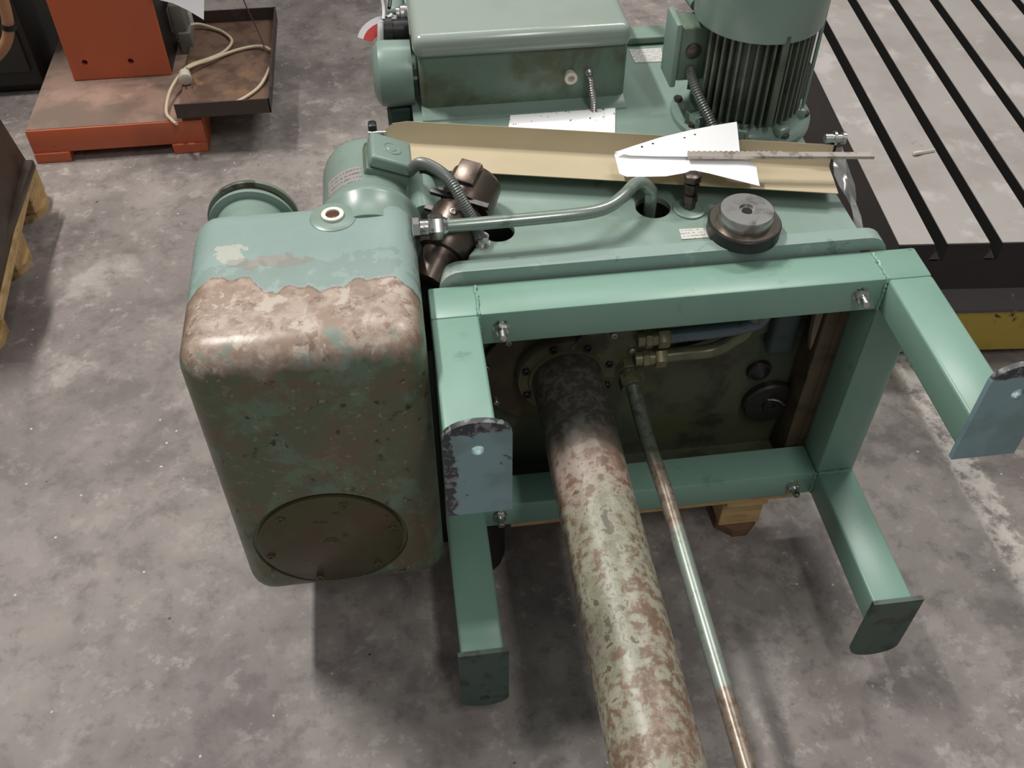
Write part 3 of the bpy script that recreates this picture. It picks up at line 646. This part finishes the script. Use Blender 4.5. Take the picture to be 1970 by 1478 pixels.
# ------------------------------------------------------------------ loose things on the machine
# stepped steel disc
DO = Vector((.515, 1.157, .7005))
hub = thing('stepped_disc', 'bright stepped steel disc with a centre hole sitting on the green plate', 'steel disc', DO)
bm = NB(); lathe(bm, DO, (0, 0, 1), [(0, .054), (.002, .056), (.021, .056), (.022, .055), (.022, 0)], 64); link('lower_step', bm, M['blacksteel'], hub)
bm = NB(); lathe(bm, DO, (0, 0, 1), [(.0221, .0545), (.0245, .0535), (.0245, 0)], 64); link('step_face', bm, simple('oily_step_face', rgb(120, 112, 102), .28, .8, [(rgb(84, 74, 66), 24, .5, .62, .7)]), hub)
bm = NB(); lathe(bm, DO, (0, 0, 1), [(.0247, .0415), (.042, .0415), (.044, .040), (.044, .0125), (.040, .0125), (.040, .008), (.038, .007), (.038, 0)], 64); hh = link('upper_step', bm, M['steel'], hub)
bm = NB(); lathe(bm, DO, (0, 0, 1), [(.0405, .0078), (.0412, .0078), (.0412, 0)], 24); link('centre_bore', bm, M['hole'], hub)

# cutter head
A = Vector((.024, 1.135, .672)); B = Vector((.124, 1.294, .750)); ax = (B - A).normalized()
cut_t = thing('cutter_head', 'brown steel cutter head with protruding tool bits lying between small motor and pipe', 'cutter', (.06, 1.2, .701))
bm = NB(); lathe(bm, A, ax, [(0, .024), (.05, .029), (.052, .036), (.062, .040), (.118, .0435), (.124, .041), (.124, .026), (.137, .026), (.137, .040), (.155, .0435), (.188, .041), (.195, .034), (.195, 0)], 40)
hd = link('head_body', bm, M['dsteel'], cut_t)
d_, u_, v_ = frame_of(ax)
upv = (Vector((0, 0, 1)) - ax * ax.z).normalized(); sd = ax.cross(upv)
for (s, off, L) in ((.1345, .028, .10), (.112, -.004, .105)):
    R = Matrix.Translation(A + ax * s + upv * (.028 if s > .13 else .014)) @ Matrix(((sd.x, ax.x, upv.x, 0), (sd.y, ax.y, upv.y, 0), (sd.z, ax.z, upv.z, 0), (0, 0, 0, 1)))
    b3 = NB(); box(b3, -L / 2, L / 2, -.0045, .0045, -.0045, .0045, .0008, 1, R); link('tool_bit', b3, M['blacksteel'], cut_t)
R = Matrix.Translation(A + ax * .172 + upv * .032) @ Matrix(((sd.x, ax.x, upv.x, 0), (sd.y, ax.y, upv.y, 0), (sd.z, ax.z, upv.z, 0), (0, 0, 0, 1)))
b3 = NB(); box(b3, -.018, .018, -.02, .02, -.016, .018, .003, 2, R); link('jaw_block', b3, M['dsteel'], cut_t)
for s, q in ((.088, .006), (.104, .010), (.070, -.012)):
    b3 = NB(); bolt_head(b3, A + ax * s + (upv + sd * (q * 14)).normalized() * .041, (upv + sd * (q * 14)).normalized(), .0055, .004); link('set_screw', b3, M['steel'], cut_t)

# beige strip, a shallow folded sheet lying across the plate
u = Vector((.974, -.2245, 0)).normalized(); nrm = Vector((.2245, .974, 0)).normalized()
S0 = Vector((-.004, 1.447, 0))
def sp(s, v, z): return S0 + u * s + nrm * v + Vector((0, 0, z))
bm = NB()
prof = [(-.090, .728), (-.04, .7215), (-.0015, .7150), (.0015, .7155), (.004, .720), (.010, .753)]
stations = [(-.020, .5), (-.005, .86), (.02, 1)] + [(.72 * k / 12, 1) for k in range(1, 13)]
rows = []
for s, wf in stations:
    rows.append([bm.verts.new(sp(s, v * wf if v < 0 else v, (.715 + (z - .715) * (wf if v > .005 else 1)))) for v, z in prof])
for a, b in zip(rows, rows[1:]):
    for k in range(len(prof) - 1): bm.faces.new((a[k], b[k], b[k + 1], a[k + 1]))
bmesh.ops.recalc_face_normals(bm, faces=bm.faces)
bmesh.ops.solidify(bm, geom=bm.faces[:], thickness=.0012)
strip = tag(link('sheet_strip', bm, M['beige'], origin=(.35, 1.34, .70)), 'long beige folded sheet metal strip lying across the green plate', 'metal strip')

def sheet(name, pts, label, mat=None, th=.0005, wob=None, origin=None):
    """flat or wavy sheet from a polygon: triangulated grid-less prism with z given per point"""
    b = NB(); vs = [b.verts.new(q) for q in pts]; f = b.faces.new(vs)
    bmesh.ops.triangulate(b, faces=[f]); bmesh.ops.subdivide_edges(b, edges=b.edges[:], cuts=2, use_grid_fill=True)
    bmesh.ops.solidify(b, geom=b.faces[:], thickness=th)
    c = Vector(origin) if origin else sum((Vector(q) for q in pts), Vector()) / len(pts)
    o = link(name, b, mat or M['paper'], origin=c)
    return tag(o, label, 'paper')
sheet('paper_sheet', [(.206, 1.550, .7025), (.391, 1.530, .7025), (.372, 1.440, .7025), (.189, 1.474, .7025)], 'white handwritten sheet lying flat behind the beige strip', M['writing'], origin=(.29, 1.50, .7025))
sheet('paper_sheet', [(.338, 1.302, .764), (.372, 1.316, .764), (.420, 1.333, .765), (.475, 1.348, .765), (.515, 1.356, .765), (.555, 1.362, .765), (.544, 1.315, .765), (.533, 1.269, .765), (.49, 1.272, .765), (.45, 1.274, .765), (.40, 1.283, .764), (.362, 1.290, .764)], 'white torn sheet with punched holes along its upper edge, top of two on the strip')
tag_o = [o for o in COL.objects if o.name.startswith('paper_sheet')][-1]
for x, y in ((0.3842, 1.3108), (0.4034, 1.3172), (0.4579, 1.3268), (0.4769, 1.3335)):
    b = NB(); lathe(b, (x, y, .7648), (0, 0, 1), [(0, .0018), (.0009, .0018), (.0009, 0)], 12); link('punched_hole', b, M['hole'], tag_o)
sheet('paper_sheet', [(.340, 1.310, .756), (.337, 1.256, .756), (.346, 1.247, .756), (.375, 1.243, .756), (.407, 1.240, .756), (.435, 1.243, .757), (.454, 1.247, .758), (.475, 1.238, .757), (.505, 1.221, .756), (.545, 1.198, .755), (.550, 1.225, .755), (.556, 1.254, .756), (.535, 1.272, .760), (.49, 1.292, .762), (.45, 1.305, .7625), (.39, 1.312, .762)], 'white wavy-edged sheet hanging over the front of the beige strip')
holes = NB()
# toothed bar
bu = Vector((.991, -.130, 0)).normalized(); bn = Vector((.130, .991, 0)); B0 = Vector((.448, 1.2665, .7665))
pts = [B0]; L = .292
def bp(s, v): return B0 + bu * s + bn * v
poly = [bp(0, 0), bp(L, 0), bp(L, .0125)]
k = .150
while k > .004:
    poly += [bp(k, .0125), bp(k - .003, .0150), bp(k - .0045, .0150)]; k -= .0085
poly += [bp(0, .0125)]
bm = NB(); prism(bm, poly, (0, 0, .005)); rack = tag(link('toothed_bar', bm, simple('grey_bar', rgb(186, 176, 168), .4, .5, [(rgb(140, 124, 114), 50, .5, .6, .8)]), origin=B0, smooth=False), 'thin grey steel bar with saw teeth resting across the papers and strip', 'steel bar')
holes.free()

# clamp at strip's right end and black clip at its left end
co = thing('hose_clamp', 'small chrome clamp with clear film at the right end of the beige strip', 'clamp', (.705, 1.30, .70))
bm = NB(); tube(bm, [(.700, 1.30, .70), (.702, 1.30, .745), (.702, 1.300, .752)], .006, 12, 3); link('post', bm, M['blacksteel'], co)
bm = NB(); lathe(bm, (.686, 1.304, .760), (1, -.1, 0), [(0, .008), (.014, .008), (.014, .012), (.018, .012), (.018, .007), (.028, .007), (.028, .010), (.033, .010), (.033, 0)], 16); link('clamp_screw', bm, M['chrome'], co)
cg = NT('clear_film'); cg.done(rgb(200, 202, 202), .15); cg.b.inputs['Transmission Weight'].default_value = .55; cg.b.inputs['Alpha'].default_value = .55
bm = NB(); rowsf = []
for i in range(9):
    t_ = i / 8; y = 1.30 - .165 * t_; z = .748 - .062 * t_; w_ = .016 + .006 * math.sin(t_ * 7)
    rowsf.append([bm.verts.new((.712 - .004 * t_ + w_ * q * .55 + .004 * math.sin(9 * t_ + 4 * q), y, z - .012 * abs(q))) for q in (-1, -.4, .3, 1)])
for a, b in zip(rowsf, rowsf[1:]):
    for k in range(3): bm.faces.new((a[k], b[k], b[k + 1], a[k + 1]))
bmesh.ops.solidify(bm, geom=bm.faces[:], thickness=.0006); link('plastic_film', bm, cg.m, co)
ck = thing('spring_clip', 'small black clip at the left end of the beige strip', 'clip', (-.034, 1.47, .69))
bm = NB(); box(bm, -.048, -.016, 1.44, 1.475, .690, .720, .005, 2); box(bm, -.048, -.034, 1.45, 1.47, .72, .75, .004, 2); link('clip_body', bm, M['black'], ck)
bm = NB(); lathe(bm, (-.048, 1.452, .735), (1, -.2, .1), [(0, .004), (.03, .004)], 10); link('clip_pin', bm, M['chrome'], ck)
bm = NB(); box(bm, -.046, .034, 1.44, 1.50, .66, .6915, .006, 2); link('clip_seat', bm, M['iron'], ck)
# tag on the side socket
tg = thing('warning_tag', 'red and white crescent tag hanging on white tape beside the green box', 'tag', (-.045, 1.70, .765))
pts = []
for i in range(9):
    a = math.radians(75 + 95 * i / 8); pts.append((.005 + .062 * math.cos(a) - .005, .045 * math.sin(a)))
inner = []
for i in range(9):
    a = math.radians(170 - 90 * i / 8); inner.append((.004 + .046 * math.cos(a), -.004 + .024 * math.sin(a)))
TT = Matrix.Translation((.004, 1.738, .750)) @ Matrix.Rotation(math.radians(50), 4, 'X')
bm = NB(); prism(bm, [TT @ Vector((x, y, 0)) for x, y in pts + inner], TT.to_3x3() @ Vector((0, 0, .003))); link('tag_back', bm, M['string'], tg)
TT2 = TT @ Matrix.Translation((-.002, -.003, .0035)) @ Matrix.Scale(.80, 4)
bm = NB(); prism(bm, [TT2 @ Vector((x, y, 0)) for x, y in pts + inner], TT2.to_3x3() @ Vector((0, 0, .002))); link('tag_face', bm, M['red'], tg)
bm = NB(); tube(bm, [(-.014, 1.71, .80), (-.006, 1.72, .795), (.010, 1.735, .80)], .004, 8); tube(bm, [(-.012, 1.71, .80), (-.014, 1.70, .785), (-.018, 1.69, .745)], .0055, 8)
tube(bm, [(-.006, 1.72, .80), (-.004, 1.74, .812), (-.006, 1.755, .83)], .003, 8); link('tape', bm, M['string'], tg)

# ------------------------------------------------------------------ T-slot table
TA = math.radians(-5.29); TU = Vector((math.cos(TA), math.sin(TA), 0)); TV = Vector((-math.sin(TA), math.cos(TA), 0)); TP = Vector((1.035, 1.522, 0))
TM = Matrix(((TU.x, TV.x, 0, TP.x), (TU.y, TV.y, 0, TP.y), (0, 0, 1, 0), (0, 0, 0, 1)))
tab = thing('slotted_table', 'grey cast iron table with parallel black T-slots, right of the green machine', 'machine table', tuple(TM @ Vector((.5, 1, .10))))
bars = [(0, .0757)]; x = .1040
while x < 1.1: bars.append((x, x + .0915)); x += .1195
WT = bars[-1][1]
bm = NB(); prism(bm, [TM @ Vector(q) for q in ((0, -.022, .150), (0, -.022, .158), (0, .0, .205), (0, .0, .285), (0, 2.4, .285), (0, 2.4, .150))], TU * WT); link('table_body', bm, M['iron'], tab, smooth=False)
bm = NB(); prism(bm, [TM @ Vector(q) for q in ((0, -.0235, .150), (0, -.0235, .1585), (0, -.0015, .203), (0, .0, .203), (0, .0, .150))], TU * WT); link('front_ledge', bm, M['ironlight'], tab, smooth=False)
for a, b in bars:
    bm = NB(); box(bm, a, b, .003, 2.4, .3265, .330, .0006, 1, TM); link('table_bar', bm, M['table'], tab, smooth=False)
    bm = NB(); box(bm, a + .0012, b - .0012, .0035, 2.4, .2855, .3266, 0, 1, TM); link('slot_side_shade', bm, M['hole'], tab, smooth=False)  # slot sides coloured near-black to paint in their shade
    bm = NB(); box(bm, a, b, -.0005, .0029, .285, .3292, 0, 1, TM); link('bar_end', bm, M['iron'], tab, smooth=False)
for a, b in bars[:-1]:
    bm = NB(); prism(bm, [TM @ Vector((b - .004, -.0012, .290)), TM @ Vector((b + .022, -.0012, .290)), TM @ Vector((b + .008, -.0012, .312))], TV * .02); link('slot_end_light', bm, M['ironlight'], tab, smooth=False)  # lighter grey triangles paint the light caught inside the slot ends
bm = NB(); box(bm, .001, WT - .001, .006, 2.39, .2851, .2856, 0, 1, TM); link('slot_floor_shade', bm, M['hole'], tab, smooth=False)  # shade at the slot bottom painted as a near-black sheet
bm = NB(); box(bm, -.0005, .0, -.0005, 2.4, .285, .3255, 0, 1, TM); link('side_face', bm, M['iron'], tab, smooth=False)
beam = thing('yellow_beam', 'chipped yellow steel beam under the slotted table', 'beam', tuple(TM @ Vector((.5, .1, 0))))
bm = NB(); box(bm, .02, WT, -.018, .10, .022, .1495, .004, 1, TM); yb = link('beam_body', bm, M['yellow'], beam)
for xx in (.20, .95):
    bm = NB(); box(bm, xx, xx + .1, .02, .09, 0, .0225, .002, 1, TM); link('beam_foot', bm, M['iron'], beam)
bm = NB(); box(bm, .1, WT - .1, 1.9, 2.1, 0, .1495, .003, 1, TM); link('rear_support', bm, M['iron'], beam)
pin = thing('pin', 'small pale metal pin lying on the slotted table', 'pin', (1.225, 1.845, .330))
bm = NB(); lathe(bm, (1.198, 1.838, .3355), (.06, .010, 0), [(0, .003), (.002, .005), (.020, .005), (.021, .0025), (.058, .0022), (.060, 0)], 12); link('shank', bm, simple('pale_metal', rgb(210, 205, 195), .4, .3), pin)

# ------------------------------------------------------------------ orange machine
OO = (-.80, 2.9, 0)
orm = thing('orange_machine', 'orange steel column on a dusty orange base platform at the upper left', 'machine', OO)
bm = NB(); box(bm, -1.047, -.556, 2.585, 3.18, .030, .104, .003, 2); pl_ = link('base_platform', bm, M['orange'], orm)
bm = NB(); box(bm, -1.045, -.560, 2.589, 3.176, .1035, .107, .002, 1); link('platform_top', bm, M['dusty'], orm)
for x0 in (-1.046, -.656):
    bm = NB(); box(bm, x0, x0 + .10, 2.580, 2.69, 0, .031, .002, 1); link('platform_foot', bm, M['orange'], orm)
    bm = NB(); box(bm, x0, x0 + .10, 3.05, 3.15, 0, .031, .002, 1); link('platform_foot', bm, M['orange'], orm)
bm = NB(); box(bm, -.952, -.664, 2.845, 2.857, .107, 1.9, .003, 1); cf = link('column_front', bm, M['orange'], orm)
bm = NB(); box(bm, -.952, -.664, 2.8575, 3.15, .107, 1.9, .003, 1); link('column_body', bm, M['iron'], orm)
hs = []
for x, z in ((-.904, .165), (-.772, .160)):
    c = NB(); lathe(c, (x, 2.80, z), (0, 1, 0), [(0, .0085), (.08, .0085)], 20); hs.append(c)
cut(cf, hs)
bm = NB(); box(bm, -1.08, -.40, 2.78, 3.75, 1.35, 1.95, .02, 2); link('shadow_blocker', bm, M['orange'], orm)  # unseen block added above the view so its shadow darkens the floor
bm = NB(); box(bm, -.655, -.615, 2.98, 3.06, .15, .26, .006, 2); box(bm, -.664, -.655, 2.99, 3.05, .17, .24); box(bm, -.645, -.605, 2.97, 3.03, .107, .175, .005, 2); link('valve_block', bm, simple('dusty_grey', rgb(120, 116, 108), .6), orm)
# sheet tray attached to the base
bm = NB(); box(bm, -.616, -.356, 2.566, 3.12, .126, .130); tray = link('tray_bottom', bm, M['rust'], orm)
bm = NB(); box(bm, -.616, -.353, 2.562, 2.566, .126, .170); link('tray_wall', bm, M['traywall'], orm)
bm = NB(); box(bm, -.616, -.353, 3.12, 3.124, .126, .170); link('tray_wall', bm, M['traywall'], orm)
bm = NB(); box(bm, -.356, -.352, 2.562, 3.124, .126, .170); link('tray_wall', bm, M['traywall'], orm)
bm = NB(); box(bm, -.62, -.558, 2.72, 2.95, .104, .1262); box(bm, -.60, -.40, 2.80, 2.84, .112, .1262); link('tray_bracket', bm, M['traywall'], orm)
# white sheet stuck on the orange machine
bm = NB(); prism(bm, [(-.662, 2.80, .36), (-.512, 2.80, .352), (-.520, 2.80, .306), (-.560, 2.80, .328), (-.60, 2.80, .345)], (0, .0008, .0)); bmesh.ops.translate(bm, verts=bm.verts, vec=(0, 0, .0))
for v in bm.verts: v.co.y += (v.co.z - .33) * .8
bm2 = bm; box(bm2, -.664, -.60, 2.822, 2.83, .355, .362); tag(link('paper_sheet', bm2, M['string'], origin=(-.6, 2.82, .34)), 'white sheet curling beside the orange column at the upper left', 'paper')

# cable in the tray
cab = thing('power_cable', 'cream power cable with plug looped over the rusty tray', 'cable', (-.55, 2.8, .131))
bm = NB(); tube(bm, [(-.637, 3.045, .150), (-.615, 3.075, .150), (-.592, 3.085, .145), (-.555, 3.07, .139), (-.515, 3.035, .137), (-.487, 2.976, .137), (-.507, 2.912, .137), (-.55, 2.87, .139), (-.594, 2.838, .142), (-.618, 2.79, .146), (-.648, 2.705, .135), (-.655, 2.62, .118), (-.635, 2.575, .115), (-.619, 2.55, .118)], .0050, 10)
link('cord', bm, M['cable'], cab)
bm = NB(); tube(bm, [(-.605, 2.80, .150), (-.575, 2.828, .148), (-.548, 2.848, .145), (-.50, 2.895, .139), (-.459, 2.920, .138), (-.42, 2.932, .138), (-.39, 2.925, .140), (-.362, 2.895, .142)], .0050, 10)
link('cord', bm, M['cable'], cab)
bm = NB(); tube(bm, [(-.362, 2.79, .143), (-.375, 2.73, .140), (-.395, 2.68, .137), (-.43, 2.635, .136), (-.47, 2.600, .136)], .0050, 10)
link('cord', bm, M['cable'], cab)
bm = NB(); lathe(bm, (-.610, 2.778, .155), (.15, -1, -.1), [(0, .007), (.012, .016), (.045, .019), (.047, .016), (.047, 0)], 20)
pg = link('plug', bm, M['whitep'], cab)
for dx in (-.009, .009):
    b3 = NB(); lathe(b3, (-.603 + dx, 2.732, .150), (.15, -1, -.1), [(0, .0024), (.018, .0024), (.019, 0)], 8); link('plug_pin', b3, M['steel'], pg)
bm = NB(); tube(bm, [(-.462, 3.185, .20), (-.43, 3.06, .19), (-.393, 2.932, .176), (-.362, 2.78, .172), (-.350, 2.68, .172), (-.350, 2.62, .171)], .0022, 8)
tag(link('thin_wire', bm, M['traywall'], origin=(-.4, 2.9, .17)), 'thin dark wire crossing the rusty tray', 'wire')

# ------------------------------------------------------------------ left: casting on a pallet
LP = (-1.2, 2.2, 0)
lp = thing('wooden_pallet', 'light wooden pallet under the brown casting at the left edge', 'pallet', LP)
for y0 in (1.78, 2.06, 2.30):
    plank(-1.75, -.985, y0, y0 + .115, .022, .100, lp, M['wood'], 'block', .003)
    b = NB(); prism(b, [(-1.76, y0 - .01, 0), (-1.02, y0 - .01, 0), (-.990, y0 + .01, 0), (-.975, y0 + .035, 0), (-.975, y0 + .085, 0), (-.990, y0 + .115, 0), (-1.76, y0 + .115, 0)], (0, 0, .022)); link('skid_board', b, M['wood'], lp, smooth=False)
for k in range(4):
    x0 = -1.74 + k * .17; plank(x0, x0 + .12, 1.775, 2.40, .122, .144, lp, M['wood'])
b = NB(); prism(b, [(-1.04, 1.765, .122), (-.925, 1.765, .122), (-.968, 2.36, .122), (-1.04, 2.36, .122)], (0, 0, .022)); link('board', b, M['wood'], lp, smooth=False)
for y0 in (1.79, 2.07, 2.27): plank(-1.75, -.985, y0, y0 + .12, .100, .122, lp, M['darkwood'], 'cross_board')
cs_t = thing('brown_casting', 'dark brown machine casting on the pallet at the left edge', 'casting', (-1.2, 2.1, .144))
bm = NB(); vs = []
prism(bm, [(-.934, 1.780, .1445), (-.974, 2.35, .1445), (-1.45, 2.35, .1445), (-1.45, 1.78, .1445)], (0, 0, .34))
for v in bm.verts:
    if v.co.z > .4:
        v.co.x -= .045 if v.co.x > -1.2 else 0
        v.co.y -= .02 if v.co.y > 2 else -.03
bevel_all(bm, .012, 3); cbm = link('casting_body', bm, M['castbrown'], cs_t)
bm = NB(); box(bm, -1.44, -.952, 1.785, 2.34, .144, .170, .006, 2); link('casting_flange', bm, M['castbrown'], cs_t)
bm = NB(); lathe(bm, (-.965, 1.93, .30), (1, 0, 0), [(0, .05), (.012, .05), (.016, .045), (.016, .03), (.005, .028), (.005, 0)], 32); link('round_boss', bm, M['blacksteel'], cs_t)
bm = NB(); box(bm, -.975, -.955, 1.99, 2.03, .27, .37, .002, 1); link('pale_plate', bm, simple('pale_plate', rgb(165, 165, 160), .4), cs_t)
bm = NB(); lathe(bm, (-.985, 2.27, .485), (0, 0, 1), [(0, .014), (.01, .014), (.012, .008), (.03, .008), (.03, 0)], 12); lathe(bm, (-.985, 2.21, .485), (.5, .3, 1), [(0, .006), (.03, .006)], 10); link('bright_stud', bm, M['chrome'], cs_t)
bm = NB(); tube(bm, [(-1.0, 2.24, .46), (-.965, 2.27, .462), (-.927, 2.30, .478), (-.892, 2.30, .510), (-.872, 2.30, .550), (-.862, 2.30, .61), (-.86, 2.30, .70), (-.90, 2.31, .80), (-1.0, 2.33, .83), (-1.1, 2.33, .70), (-1.12, 2.30, .47)], .013, 12)
hz = link('orange_hose', bm, simple('orange_hose_rubber', rgb(176, 124, 92), .6), cs_t)
bm = NB(); lathe(bm, (-.871, 2.30, .545), (.2, 0, 1), [(0, .0165), (.012, .0165)], 16); link('hose_tie', bm, M['black'], cs_t)
dc = thing('steel_cabinet', 'dark grey steel cabinet behind the orange column', 'cabinet', (-1.35, 3.4, 0))
bm = NB(); box(bm, -1.75, -1.09, 2.98, 3.8, .03, 1.3, .006, 2); link('cabinet_body', bm, M['darkcab'], dc)
bm = NB(); box(bm, -1.74, -1.10, 3.0, 3.78, 0, .031, 0); link('plinth', bm, M['black'], dc)
bm = NB(); box(bm, -1.72, -1.11, 2.968, 2.98, .08, 1.25, .003, 1); dd = link('door', bm, M['darkcab'], dc)
bm = NB(); tube(bm, [(-1.25, 2.965, .62), (-1.25, 2.965, .75)], .006, 8, 1); link('handle', bm, M['black'], dd)

for o in list(bpy.data.objects):
    if '_o' in o: del o['_o']
